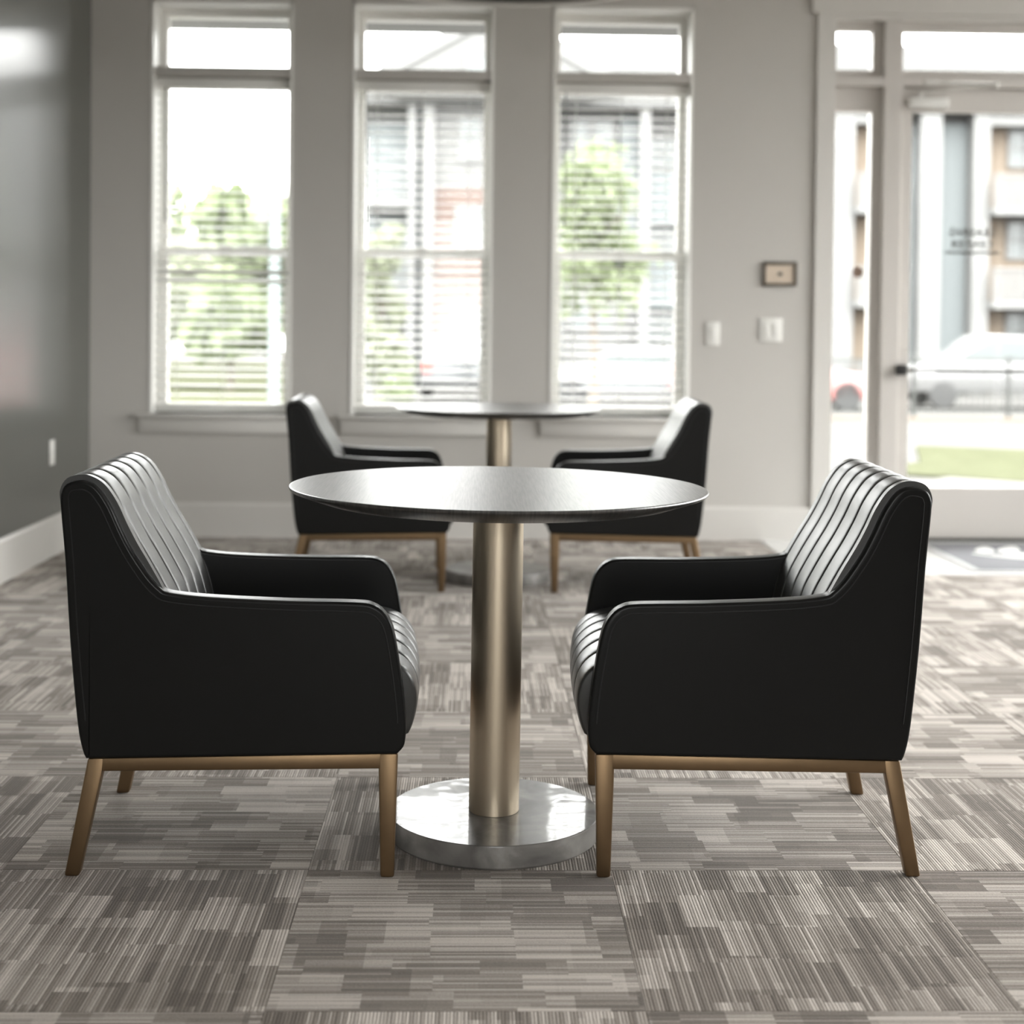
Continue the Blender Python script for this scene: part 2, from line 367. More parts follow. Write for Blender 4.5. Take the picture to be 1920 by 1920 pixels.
MB().prism([(XL, 0), (XL+.016, 0), (XL+.016, .175), (XL+.008, .187), (XL, .187)], YB, WY, 'y').build('baseboard_left', 'trim', smooth=0, kind='structure')
for o in [o for o in COL.objects if o.name.startswith('baseboard')]:
    tag(o, {'baseboard_left': 'pale baseboard along the dark left wall'}.get(o.name, 'pale baseboard along the window wall' if o.name == 'baseboard_front' else 'pale baseboard right of the entrance, out of view'), 'baseboard')

# ------------------------------------------------------------------ windows with blinds
names = ['nearest the dark wall', 'in the middle, behind the far table', 'nearest the glass entrance']
slat_me = None
for k, c in enumerate(WIN):
    e = tag(empty(f'window_{k+1}', (c, WY, 0)), f'tall white sash window with transom, {names[k]}', 'window', kind='structure')
    H, d0, d1 = HW, .17, .25
    b = MB()                                                     # jamb liner
    b.box(-H, -H+.014, -.004, .3, WZ0, WZ1).box(H-.014, H, -.004, .3, WZ0, WZ1).box(-H, H, -.004, .3, WZ1-.014, WZ1)
    b.build('jamb_liner', 'vinyl', e, smooth=0)
    MB().box(-H, H, .0, .27, 2.395, 2.442, .004).build('transom_bar', 'wall', e, smooth=0)
    def frame(z0, z1, wd, dep=(d0, d1)):
        b = MB(); b.box(-H+.014, -H+.014+wd, dep[0], dep[1], z0, z1, .004).box(H-.014-wd, H-.014, dep[0], dep[1], z0, z1, .004)
        b.box(-H+.014+wd, H-.014-wd, dep[0], dep[1], z0, z0+wd, .004).box(-H+.014+wd, H-.014-wd, dep[0], dep[1], z1-wd, z1, .004); return b
    frame(2.442, WZ1-.014, .034).build('transom_frame', 'vinyl', e, smooth=0)
    MB().box(-H+.05, H-.05, .207, .213, 2.478, WZ1-.05).build('pane', 'glass', e, smooth=0)
    frame(1.475, 2.395, .036, (.2, .25)).build('upper_sash', 'vinyl', e, smooth=0)
    MB().box(-H+.05, H-.05, .222, .228, 1.511, 2.359).build('pane', 'glass', e, smooth=0)
    frame(WZ0, 1.515, .045, (.15, .2)).build('lower_sash', 'vinyl', e, smooth=0)
    MB().box(-H+.059, H-.059, .172, .178, .685, 1.47).build('pane', 'glass', e, smooth=0)
    MB().box(-.03, .03, .135, .152, 1.512, 1.525, .003).build('sash_lock', 'vinyl', e)
    MB().box(-.43, .43, -.04, .0, WZ0-.022, WZ0, .006).box(-H, H, 0, .15, WZ0-.022, WZ0).build('window_sill', 'trim', e)
    MB().box(-.415, .415, -.018, 0, WZ0-.1, WZ0-.022, .003).build('apron', 'trim', e)
    # blind
    bl = tag(empty('window_blind', (c, WY+.065, WZ0)), f'open white horizontal slat blind on the window {names[k]}', 'blind', 'white slat blinds on the three windows')
    bh = HW-.02
    MB().box(-bh, bh, -.028, .028, 1.70, 1.75, .004).build('headrail', 'vinyl', bl)
    zb = .045
    MB().box(-bh, bh, -.026, .026, zb-.012, zb+.008, .004).build('bottom_rail', 'vinyl', bl)
    for sx in (-.24, 0, .24):
        b = MB()
        for sy in (-.027, .027): b.tube([(sx, sy, zb), (sx, sy, 1.70)], .0011, 4)
        b.build('ladder_cord', 'cord', bl, smooth=0)
    MB().tube([(-bh+.05, -.036, 1.70), (-bh+.052, -.036, 1.0)], .004, 6).build('tilt_wand', 'wand', bl)
    ns = 35
    for s in range(ns):
        z = zb+.05+s*.0462
        if slat_me is None:
            b = MB(); sl = [(-.025, 0), (-.0125, .0022), (0, .003), (.0125, .0022), (.025, 0)]
            out = [(y, z_+.0012) for y, z_ in sl]+[(y, z_-.0012) for y, z_ in reversed(sl)]
            o = b.prism(out, -bh, bh, 'x').build('slat', 'slat', bl); slat_me = o.data
        else:
            o = bpy.data.objects.new('slat', slat_me); COL.objects.link(o); o.parent = bl
        tl = R(random.uniform(-3, 3)+8)
        if k == 0 and s in (13, 14): tl = R(28)
        if k == 0 and s < 3: z += .004*s
        o.location = (0, 0, z); o.rotation_euler = (tl, R(random.uniform(-.15, .15)), 0)
    b = MB()

# ------------------------------------------------------------------ entrance: casing, sidelight, transoms, glass door
b = MB(); b.box(DX0-.022, DX0+.075, -.02, .0, 0, DZ1).box(DX0, DX0+.075, 0, .12, 0, DZ1)
b.box(DX1-.075, DX1+.022, -.02, 0, 0, DZ1)
e = b.build('trim_1', 'trim', None, (0, WY, 0), smooth=0); tag(e, 'flat pale casing standing at the edge of the entrance', 'trim', kind='structure')
e = MB().box(DX0-.052, DX1+.05, -.028, 0, DZ1, DZ1+.16).box(DX0, DX1, 0, .2, DZ1-.03, DZ1+.01).build('trim_2', 'trim', None, (0, WY, 0), smooth=0); tag(e, 'flat pale head casing across the top of the entrance', 'trim', kind='structure')
GX0 = DX0+.075   # 1.875
e = tag(empty('window_4', (0, WY, 0)), 'narrow sidelight and small transom beside the glass door', 'window', kind='structure')
b = MB()
for z0, z1 in ((0, 2.395), (2.44, DZ1-.03)):
    wl, wr, wtp, wb = .012, .05, (.125 if z0 == 0 else .045), (.1 if z0 == 0 else .045)
    b.box(GX0, GX0+wl, .05, .12, z0, z1).box(2.135-wr, 2.135, .05, .12, z0, z1).box(GX0+wl, 2.135-wr, .05, .12, z0, z0+wb).box(GX0+wl, 2.135-wr, .05, .12, z1-wtp, z1)
b.build('sidelight_frame', 'door', e, smooth=0)
MB().box(GX0+.012, 2.085, .082, .088, .1, 2.27).build('pane', 'glass', e, smooth=0)
MB().box(GX0+.012, 2.085, .082, .088, 2.485, DZ1-.075).build('pane', 'glass', e, smooth=0)
dec = MB().lathe([(0, .0), (.03, .0), (.03, .001), (0, .001)], 24).build('decal', mat('tan_round_decal', (.34, .24, .19), .6), e); dec.rotation_euler = (R(90), 0, 0); dec.location = (2.03, .08, 1.42)
MB().box(2.135, 2.232, -.005, .13, 0, DZ1-.03, .004).build('door_post', 'door', e, smooth=0)
MB().box(GX0, 2.135, -.005, .13, 2.395, 2.44).box(2.232, 3.16, -.005, .13, 2.395, 2.44).build('transom_bar', 'door', e, smooth=0)
# right continuation (out of view): second post, second leaf opening glazed
e2 = tag(empty('window_5x', (0, WY, 0)), 'glazed panel right of the glass door, out of view', 'window', kind='structure'); e2.name = 'window_11'
b = MB(); b.box(3.16, 3.25, -.005, .13, 0, DZ1-.03).box(3.25, DX1-.075, .05, .12, 0, .25).box(3.25, DX1-.075, .05, .12, DZ1-.1, DZ1-.03).box(3.75, 3.85, .04, .13, .25, DZ1-.1)
b.build('panel_frame', 'door', e2, smooth=0); MB().box(3.25, DX1-.075, .082, .088, .25, DZ1-.1).build('pane', 'glass', e2, smooth=0)
e = tag(empty('window_12', (0, WY, 0)), 'wide transom light above the glass door', 'window', kind='structure')
b = MB(); b.box(2.232, 3.16, .05, .12, 2.44, 2.487).box(2.232, 3.16, .05, .12, DZ1-.075, DZ1-.03).box(2.232, 2.24, .05, .12, 2.487, DZ1-.075).box(3.15, 3.16, .05, .12, 2.487, DZ1-.075)
b.build('transom_frame', 'door', e, smooth=0); MB().box(2.24, 3.15, .082, .088, 2.487, DZ1-.075).build('pane', 'glass', e, smooth=0)
dr = tag(empty('door_1', (0, WY, 0)), 'taupe framed glass entrance door with a push bar', 'door', kind='structure')
b = MB(); y0, y1 = .035, .08; dx0, dx1 = 2.235, 3.157
b.box(dx0, dx0+.063, y0, y1, .012, 2.392, .003).box(dx1-.063, dx1, y0, y1, .012, 2.392, .003).box(dx0+.063, dx1-.063, y0, y1, .012, .283, .003).box(dx0+.063, dx1-.063, y0, y1, 2.268, 2.392, .003)
b.build('door_frame', 'door', dr, smooth=0)
pane = MB().box(dx0+.063, dx1-.063, .055, .061, .283, 2.268).build('pane', 'glass', dr, smooth=0)
MB().box(2.215, 2.268, -.045, .035, .878, .932, .004).build('latch_box', 'black', dr)
MB().box(2.262, 2.3, -.01, .035, .89, .92, .003).build('bar_bracket', 'steel', dr)
MB().box(2.29, 2.43, -.022, -.004, .899, .913, .002).build('push_bar', 'gun', dr)
MB().box(2.43, 3.1, -.034, -.004, .894, .906, .003).build('push_pad', 'black', dr, label='black push pad along the bar')
MB().box(2.43, 3.1, -.036, -.004, .9065, .912, .002).build('push_pad', 'gun', dr)
MB().box(2.26, 2.475, -.03, .035, 2.285, 2.335, .012, 3).build('door_closer', 'plate', dr)
b = MB(); b.tube([(2.33, -.0, 2.335), (2.33, -.0, 2.37)], .011, 10); b.tube([(2.33, 0, 2.365), (2.66, -.2, 2.372)], .008, 8); b.tube([(2.66, -.2, 2.38), (2.4, .0, 2.415)], .008, 8); b.tube([(2.66, -.2, 2.36), (2.66, -.2, 2.392)], .012, 10)
b.box(2.35, 2.43, -.01, 0, 2.4, 2.43, .003)
b.build('closer_arm', 'plate', dr)
MB().box(dx0, dx1, .0, .13, .0, .012).build('threshold', 'black', dr, smooth=0)
def text_mesh(name, s, size, m, parent, loc, rot, flip=False):
    cu = bpy.data.curves.new(name, 'FONT'); cu.body = s; cu.size = size; cu.align_x = 'CENTER'; cu.extrude = .0004; cu.offset = .0015; cu.space_character = 1.15
    to = bpy.data.objects.new(name+'_tmp', cu); COL.objects.link(to)
    me = bpy.data.meshes.new_from_object(to.evaluated_get(bpy.context.evaluated_depsgraph_get())); bpy.data.objects.remove(to)
    if flip:
        for v in me.vertices: v.co.x = -v.co.x
        me.flip_normals()
    me.materials.clear(); me.materials.append(MT[m]); me.name = name
    o = bpy.data.objects.new(name, me); COL.objects.link(o); o.parent = parent; o.location = loc; o.rotation_euler = rot
    return o
MT['sign'] = mat('grey_vinyl_lettering', (.05, .05, .045), .6)
text_mesh('lettering', 'LEASING', .056, 'sign', dr, (2.63, .052, 1.617), (R(90), 0, 0), True)
text_mesh('lettering', 'CENTER', .056, 'sign', dr, (2.63, .052, 1.553), (R(90), 0, 0), True)
MB().box(2.488, 2.775, .0515, .0525, 1.523, 1.5345).build('lettering_rule', 'sign', dr, smooth=0)

# entrance mat
mt = tag(empty('entrance_mat', (0, 0, .001)), 'grey entrance mat with white leaf emblem in front of the glass door', 'mat')
MB().box(2.31, 3.5, 6.63, 7.5, 0, .007, .003).build('mat_edging', 'mat_edge', mt)
MB().box(2.345, 3.465, 6.66, 7.47, .004, .0095, .002).build('mat_pile', 'mat_grey', mt)
b = MB()
def leaf(cx, cy, L, Wd, a):
    pts = []
    for k in range(16):
        t = 2*math.pi*k/16; x = L*math.cos(t); y = Wd*math.sin(t)*(1-.35*math.cos(t)); pts.append((cx+x*math.cos(a)-y*math.sin(a), cy+x*math.sin(a)+y*math.cos(a)))
    b.prism(pts, .0095, .0105, 'z')
leaf(2.58, 7.26, .11, .045, R(70)); leaf(2.71, 7.27, .13, .05, R(62)); leaf(2.70, 7.1, .075, .06, R(20)); leaf(2.92, 7.28, .13, .05, R(100)); leaf(3.03, 7.2, .1, .045, R(130))
for r0, r1, a0, a1 in ((.40, .43, 195, 345), (.34, .36, 205, 290)):
    pts = [(2.88+r1*math.cos(R(a0+(a1-a0)*k/20)), 7.2+r1*.62*math.sin(R(a0+(a1-a0)*k/20))) for k in range(21)]+[(2.88+r0*math.cos(R(a1-(a1-a0)*k/20)), 7.2+r0*.58*math.sin(R(a1-(a1-a0)*k/20))) for k in range(21)]
    b.prism(pts, .0095, .0105, 'z')
b.build('emblem', 'mat_white', mt, smooth=0, label='white leaf emblem')

# ------------------------------------------------------------------ wall plates and plaque
def switch_plate(x, z, wd, ht, gangs, lab):
    e = tag(empty('switch_plate', (x, WY, z)), lab, 'light switch', 'light switches beside the entrance')
    MB().box(-wd/2, wd/2, -.007, 0, -ht/2, ht/2, .003).build('cover_plate', 'plate', e)
    for q in range(gangs):
        xo = (q-(gangs-1)/2)*.046
        MB().box(xo-.016, xo+.016, -.0105, -.006, -.033, .033, .002, rot=Matrix.Rotation(R(4), 3, 'X'), piv=(xo, -.008, 0)).build('rocker', 'plate', e)
switch_plate(1.2467, 1.085, .076, .122, 1, 'single white light switch nearest the right-hand window')
switch_plate(1.553, 1.108, .122, .124, 2, 'double white light switch below the small framed plaque')
p = tag(empty('plaque', (1.597, WY, 1.4016)), 'small cream plaque in a dark frame on the wall by the entrance', 'plaque')
b = MB(); b.box(-.09, .09, -.016, 0, .048, .064, .002).box(-.09, .09, -.016, 0, -.064, -.048, .002).box(-.09, -.075, -.016, 0, -.048, .048, .002).box(.075, .09, -.016, 0, -.048, .048, .002)
b.build('frame', 'brown', p); MB().box(-.075, .075, -.008, 0, -.048, .048).build('panel', 'cream', p, smooth=0)
MB().prism([(.014*math.cos(2*math.pi*k/12), .01*math.sin(2*math.pi*k/12)) for k in range(12)], -.009, -.008, 'y').build('mark', 'ink', p, smooth=0)
o = tag(empty('outlet_plate', (XL, 6.94, .49)), 'white outlet cover plate low on the dark left wall', 'outlet')
MB().box(0, .006, -.037, .037, -.06, .06, .003).build('cover_plate', 'plate', o)
for z in (-.026, .026): MB().box(.005, .008, -.017, .017, z-.014, z+.014, .002).build('socket', 'vinyl', o)

# ------------------------------------------------------------------ armchairs
def smooth_curve(pts, n=3):
    out = []; m = len(pts)
    for i in range(m-1):
        p0, p1, p2, p3 = pts[max(i-1, 0)], pts[i], pts[i+1], pts[min(i+2, m-1)]
        for k in range(n):
            t = k/n
            out.append(tuple(.5*((2*p1[a])+(-p0[a]+p2[a])*t+(2*p0[a]-5*p1[a]+4*p2[a]-p3[a])*t*t+(-p0[a]+3*p1[a]-3*p2[a]+p3[a])*t**3) for a in (0, 1)))
    out.append(pts[-1]); return out
RF, RB_ = .315, .28          # half widths at the front and the rear
def half(u): return RB_+(RF-RB_)*(u+.32)/.64
PROF_UP = [(-.291, .236), (-.2985, .2542), (-.3086, .309), (-.3235, .4666), (-.3336, .624), (-.3435, .735), (-.342, .762), (-.331, .778), (-.3054, .7845), (-.2856, .7805), (-.268, .767), (-.2465, .7347), (-.227, .6918), (-.207, .6521), (-.1871, .6207), (-.1677, .5936), (-.147, .573), (-.1285, .5644), (-.0502, .5564), (.1065, .55), (.235, .548), (.2716, .5425), (.2954, .5252), (.3114, .4936), (.3236, .4308), (.3325, .3706), (.338, .3113), (.337, .2795), (.333, .262), (.321, .2485)]
def make_chair():
    root = empty('armchair')
    prof = smooth_curve(PROF_UP, 3)
    for s in (-1, 1):
        b = MB(); th = .046
        b.prism(prof, 0, th, 'y', .015, 4)
        for v in b.bm.verts:
            u = v.co.x; y = v.co.y
            bul = 0
            v.co.y = s*(half(u)-th+y+bul)
        if s < 0: bmesh.ops.reverse_faces(b.bm, faces=b.bm.faces[:])
        big = sorted(b.bm.faces, key=lambda f: -f.calc_area())[:2]
        bmesh.ops.inset_individual(b.bm, faces=big, thickness=.004, depth=0)
        bmesh.ops.triangulate(b.bm, faces=sorted(b.bm.faces, key=lambda f: -f.calc_area())[:2], ngon_method='BEAUTY')
        sp = b.build('side_panel', 'leather', root, smooth=50)
        pn = max(sp.data.polygons, key=lambda p: p.area).normal.copy()
        for p in sp.data.polygons:
            if abs(p.normal.dot(pn)) > .9995: p.use_smooth = False
        # stitched seam along the upper edge of the outer face
        seam = [p for p in prof if p[1] > .30]
        pts = []
        for i, p in enumerate(seam):
            a = seam[max(i-1, 0)]; c = seam[min(i+1, len(seam)-1)]; t = Vector((c[0]-a[0], c[1]-a[1])).normalized()
            q = (p[0]+t.y*.017, p[1]-t.x*.017); pts.append((q[0], s*(half(q[0])+.0004), q[1]))
        MB().tube(pts, .0016, 5).build('stitching', 'seam', sp)
    # backrest pad: closed profile, five vertical channels
    front = smooth_curve([(-.09, .36), (-.108, .43), (-.121, .49), (-.136, .54), (-.156, .58), (-.178, .619), (-.2, .656), (-.2205, .695), (-.2405, .738), (-.263, .7705), (-.285, .7855), (-.3054, .7895), (-.330, .783), (-.3445, .764), (-.3465, .735), (-.336, .624), (-.326, .4666), (-.311, .309), (-.300, .252)], 4)
    FR = [0, .02, .05, .1, .2, .35, .5, .65, .8, .9, .95, .98]
    def across(ch): return [(c+f)/ch for c in range(ch) for f in FR]+[1.0], [f for c in range(ch) for f in FR]+[0.0]
    GR = [-.2645, -.2325, -.1395, -.0465, .0465, .1395, .2325, .2645]          # channel borders of the back
    wf = [((GR[c]+(GR[c+1]-GR[c])*f)/.2645, .5+f*.5 if c == 0 else (f*.5 if c == 6 else f)) for c in range(7) for f in FR]+[(1.0, .5)]
    def puff(f): return .005*(1-abs(2*f-1)**16)+.002*(1-abs(2*f-1)**3)
    b = MB(); rows = []
    for t, f in wf:
        t = (t+1)/2; row = []; bul = puff(f)
        for i, p in enumerate(front):
            a = front[max(i-1, 0)]; c = front[min(i+1, len(front)-1)]; tt = Vector((c[0]-a[0], c[1]-a[1])).normalized()
            k = bul if (p[0] > -.345 or p[1] > .72) and i < len(front)*.78 else 0
            k *= 1 if i < len(front)*.66 else max(0, 1-(i-len(front)*.66)/(len(front)*.12))
            q = (p[0]+tt.y*(k-.001), p[1]-tt.x*(k-.001))
            inner = half(p[0])-.0165
            row.append(b.bm.verts.new((q[0], (2*t-1)*inner, q[1])))
        rows.append(row)
    for A, B_ in zip(rows, rows[1:]):
        for i in range(len(front)-1): b.bm.faces.new((A[i], B_[i], B_[i+1], A[i+1]))
        b.bm.faces.new((A[-1], B_[-1], B_[0], A[0]))
    b.bm.faces.new(rows[0]); b.bm.faces.new(rows[-1][::-1]); bmesh.ops.recalc_face_normals(b.bm, faces=b.bm.faces[:])
    b.build('backrest', 'leather2', root, smooth=40)
    # seat cushion with channels running front to back and over the front edge
    sp = smooth_curve([(-.12, .415), (0, .428), (.15, .434), (.27, .428), (.318, .412), (.344, .385), (.353, .345), (.347, .305), (.333, .272), (.31, .258)], 4)+[(-.12, .258)]
    b = MB(); rows = []
    for t, f in zip(*across(6)):
        bul = puff(f); crown = .008*(1-(2*t-1)**2); row = []
        for i, p in enumerate(sp):
            a = sp[max(i-1, 0)]; c = sp[min(i+1, len(sp)-1)]; tt = Vector((c[0]-a[0], c[1]-a[1])).normalized()
            k = (bul+crown) if i < len(sp)-6 else 0
            q = (p[0]-tt.y*k, p[1]+tt.x*k)
            row.append(b.bm.verts.new((q[0], (2*t-1)*(half(min(p[0], .33))-.0445), q[1])))
        rows.append(row)
    for A, B_ in zip(rows, rows[1:]):
        for i in range(len(sp)): b.bm.faces.new((A[i], B_[i], B_[(i+1) % len(sp)], A[(i+1) % len(sp)]))
    b.bm.faces.new(rows[0]); b.bm.faces.new(rows[-1][::-1]); bmesh.ops.recalc_face_normals(b.bm, faces=b.bm.faces[:])
    b.build('seat', 'leather2', root, smooth=40)
    hb, hf = half(-.27)-.045, half(.3)-.045
    MB().hexa([(-.285, -hb, .237), (.318, -hf, .25), (.318, hf, .25), (-.285, hb, .237)], [(-.28, -hb, .262), (.325, -hf, .27), (.325, hf, .27), (-.28, hb, .262)], .004).build('seat_base', 'leather', root)
    # bronze frame
    def frame_y(u, s, off): return s*(half(u)-.006-off)
    for s in (-1, 1):
        b = MB(); wd = .034
        def P(u, z, o): return (u, frame_y(u, s, o), z)
        b.hexa([P(-.262, .209, 0), P(.29, .217, 0), P(.29, .217, wd), P(-.262, .209, wd)], [P(-.262, .2355, 0), P(.29, .2475, 0), P(.29, .2475, wd), P(-.262, .2355, wd)], .004)
        b.build('side_rail', 'bronze', root)
        b = MB(); b.hexa([P(-.334, 0, 0), P(-.3046, 0, 0), P(-.3046, 0, .03), P(-.334, 0, .03)], [P(-.2885, .2352, 0), P(-.2535, .2358, 0), P(-.2535, .2358, wd), P(-.2885, .2352, wd)], .005)
        lg = b.build('leg', 'bronze', root)
        b = MB(); b.hexa([P(.2895, 0, 0), P(.317, 0, 0), P(.317, 0, .028), P(.2895, 0, .028)], [P(.2835, .2472, 0), P(.3225, .2478, 0), P(.3225, .2478, wd), P(.2835, .2472, wd)], .005)
        b.build('leg', 'bronze', root)
    for u, z in ((-.272, .21), (.3, .22)):
        h = half(u)-.04
        MB().box(u-.015, u+.015, -h, h, z, z+.026, .003).build('cross_rail', 'bronze', root)
    return root
chair = make_chair()
spots = [((-.481, 3.168), 2.7, 'black leather armchair with channelled back at the front table, nearest the dark wall'),
         ((.584, 3.168), 177.3, 'black leather armchair with channelled back at the front table, nearest the entrance'),
         ((-.445, 6.325), 2.4, 'black leather armchair at the far table, nearest the dark wall'),
         ((.657, 6.325), 177.5, 'black leather armchair at the far table, nearest the entrance')]
for k, ((x, y), a, lab) in enumerate(spots):
    o = chair if k == 0 else copy_tree(chair)
    o.location = (x, y, 0); o.rotation_euler = (0, 0, R(a)); tag(o, lab, 'armchair', 'black leather armchairs')

# ------------------------------------------------------------------ round pedestal tables
def make_table():
    t = empty('pedestal_table')
    MB().lathe([(0, .7215), (.374, .7215), (.375, .7215), (.38, .7225), (.4445, .744), (.4485, .7475), (.4495, .750), (.4485, .7525), (.446, .7535), (.4455, .7535), (0, .7535)], 128).build('table_top', 'wood', t, smooth=25)
    b = MB(); b.box(-.16, .16, -.045, .045, .713, .722, .002).box(-.045, .045, -.16, .16, .7125, .7215, .002); b.build('mounting_plate', 'black', t)
    MB().lathe([(0, .05), (.053, .05), (.0545, .0515), (.0545, .712), (0, .712)], 64).build('pole', 'champ', t, smooth=30)
    MB().lathe([(0, 0), (.222, 0), (.2265, .003), (.2285, .006), (.2285, .046), (.2275, .0495), (.2255, .0505), (.2248, .0505), (0, .0505)], 128).build('table_base', 'marble', t, smooth=25)
    return t
tb = make_table()
tb2 = copy_tree(tb)
tb.location = (.0505, 3.138, 0); tb.rotation_euler = (0, R(.35), 0)
tb2.location = (.108, 6.36, 0); tb2.rotation_euler = (0, R(.1), R(40))
tag(tb, 'round dark wood pedestal table with grey marble base, the front one', 'table', 'round pedestal tables')
tag(tb2, 'round dark wood pedestal table below the middle window, the far one', 'table', 'round pedestal tables')

# ------------------------------------------------------------------ pendant whose rim dips into the top of the view
pd = tag(empty('pendant_lamp', (.094, 5.5, 2.484)), 'large round dark pendant lamp with pale rim hanging overhead', 'lamp')
MB().lathe([(.8, 0), (.8, .018), (.772, .018), (.772, 0), (.8, 0)], 96).build('rim', 'rim', pd)
MB().lathe([(.795, .018), (.79, .16), (.3, .22), (.06, .23), (.06, .222), (.3, .212), (.78, .152), (.776, .018), (.795, .018)], 96).build('lamp_shade', 'shade', pd)
MB().tube([(0, 0, .22), (0, 0, ZC-2.484)], .012, 10).build('stem', 'black', pd)
MB().lathe([(0, .15), (.05, .17), (.06, .2), (.03, .225), (0, .225)], 24).build('bulb', 'plate', pd)

# ------------------------------------------------------------------ added fill lights at the ceiling, unseen, to brighten the room
for k, (x, y) in enumerate([(-.8, .2), (1.6, .2), (3.7, .2), (-.8, 3.2), (1.6, 3.2), (3.7, 3.2), (3.7, 6.2), (-.8, -2), (1.6, -2)]):
    c = tag(empty('fill_light', (x, y, ZC)), 'added round fill light at the ceiling, out of view', 'lamp', 'added fill lights')
    MB().lathe([(0, 0), (.3, 0), (.3, -.05), (.285, -.055), (.285, -.045), (0, -.045)], 32).build('housing', 'plate', c)
    l = bpy.data.lights.new('fill_lamp', 'AREA'); l.shape = 'DISK'; l.size = .55; l.energy = FILL_LAMP; l.color = (1, .96, .9)
    o = bpy.data.objects.new('fill_lamp', l); COL.objects.link(o); o.parent = c; o.location = (0, 0, -.05)

# ------------------------------------------------------------------ outside: ground
def gz(y):
    for (a, za), (c, zc) in zip([(7.9, -.14), (17, -.15), (30, -.58), (46, -.8), (200, -.8)], [(17, -.15), (30, -.58), (46, -.8), (200, -.8)]):
        if y <= c: return za+(zc-za)*(y-a)/(c-a)
    return -.8
def strip(name, m, pts, lab, cat, dz=0.0, thick=.05):
    b = MB(); b.prism(pts, 0, 1, 'z')
    bmesh.ops.triangulate(b.bm, faces=b.bm.faces[:])
    for v in b.bm.verts: v.co.z = gz(v.co.y)+dz-(thick if v.co.z < .5 else 0)
    return tag(b.build(name, m, smooth=0), lab, cat, kind='structure')
def rect(x0, x1, ys): return [(x0, y) for y in ys]+[(x1, y) for y in reversed(ys)]
ys = [7.92, 17, 30, 46, 120]
b = MB(); 
for a, c in zip(ys, ys[1:]): b.hexa([(-90, a, gz(a)-.3), (90, a, gz(a)-.3), (90, c, gz(c)-.3), (-90, c, gz(c)-.3)], [(-90, a, gz(a)-.01), (90, a, gz(a)-.01), (90, c, gz(c)-.01), (-90, c, gz(c)-.01)])
tag(b.build('street', 'asphalt', smooth=0), 'pale asphalt street and parking area outside', 'street', kind='structure')
b = MB().box(-60, 60, -60, YB-.2, -.45, -.15).box(XR+.2, 60, YB-.2, 7.92, -.45, -.15)
tag(b.build('yard', 'concrete', smooth=0), 'pale paving around the building, out of view', 'paving', kind='structure')
strip('sidewalk', 'concrete', [(-20, 7.92), (-20, 11), (2.6, 11), (4.25, 12.6), (5.8, 11.2), (12, 9.6), (12, 7.92)], 'pale curving sidewalk outside the entrance', 'sidewalk', .012)
strip('lawn', 'grass', [(3.4, 13.0), (4.3, 13.9), (4.9, 16.0), (6.2, 15.4), (9, 15.2), (9, 10.6), (5.4, 11.3), (4.45, 12.2)], 'green lawn patch beyond the entrance', 'lawn', .02)
strip('lawn', 'grass', rect(-60, -4.5, [11, 17, 30, 46, 80]), 'wide lawn outside the window nearest the dark wall', 'lawn', .02)
strip('planting_bed', 'mulch', rect(4, 30, [26.2, 27.6]), 'tan mulch bed along the black fence', 'planting bed', .03)
# eave of this building over the windows
tag(MB().box(XL-.6, DX0-.3, WY+WT, 8.4, 2.79, 3.3).build('eave', 'bwhite', smooth=0), 'white roof eave just above the windows outside', 'eave', kind='structure')

# ------------------------------------------------------------------ outside: apartment building
ap = tag(empty('apartment_building', (0, 47, -.8)), 'three-storey white and brick apartment building across the street', 'building')
Z0 = .8
def part(name, m, x0, x1, y0, y1, z0, z1): return MB().box(x0, x1, y0, y1, z0+Z0, z1+Z0).build(name, m, ap, smooth=0)
part('wall', 'siding_w', -3.6, 26, .6, 8, -.8, 8.3)
part('brick_bay', 'brick', -1.35, 2.2, 0, .6, -.8, 5.65)
part('siding_bay', 'siding_w', -1.35, 2.2, 0, .6, 5.65, 8.9)
for x0, x1 in ((-2.2, -1.95), (-1.75, -1.35), (2.2, 2.6), (5.25, 5.56), (8.2, 8.6), (10.9, 12.16), (14.3, 14.98), (16.03, 16.55), (19, 19.5)):
    part('pilaster', 'bwhite', x0, x1, -.35, .6, -.8, 8.3)
for x0, x1, z0, z1 in ((15.0, 16.0, -.8, 8.0), (4.62, 5.25, 3.0, 8.1), (5.56, 8.2, 4.6, 6.3), (5.56, 8.2, 1.9, 3.7), (-1.95, -1.75, -.8, 8.3), (13.2, 14.3, -.8, 8.0)):
    part('siding_panel', 'siding_b', x0, x1, .3, .6, z0, z1)
for x0, x1 in ((12.16, 13.2), (16.55, 19)):
    for z0 in (-.8, 2.2, 5.2):
        part('balcony_wall', 'peach', x0, x1, .5, .6, z0, z0+2.75)
        s = part('balcony_slab', 'bwhite', x0, x1, -.8, .55, z0-.22 if z0 > 0 else z0-.1, z0)
        bb = MB()
        for k in range(int((x1-x0)/.1)): bb.box(x0+.1*k, x0+.1*k+.065, -.75, -.7, z0+Z0, z0+1+Z0)
        bb.build('railing_infill', 'bwhite', s, smooth=0, kind='stuff')
        MB().box(x0, x1, -.78, -.68, z0+1+Z0, z0+1.08+Z0).build('handrail', 'bwhite', s, smooth=0)
    part('balcony_header', 'bwhite', x0, x1, -.3, .6, 7.9, 8.3)
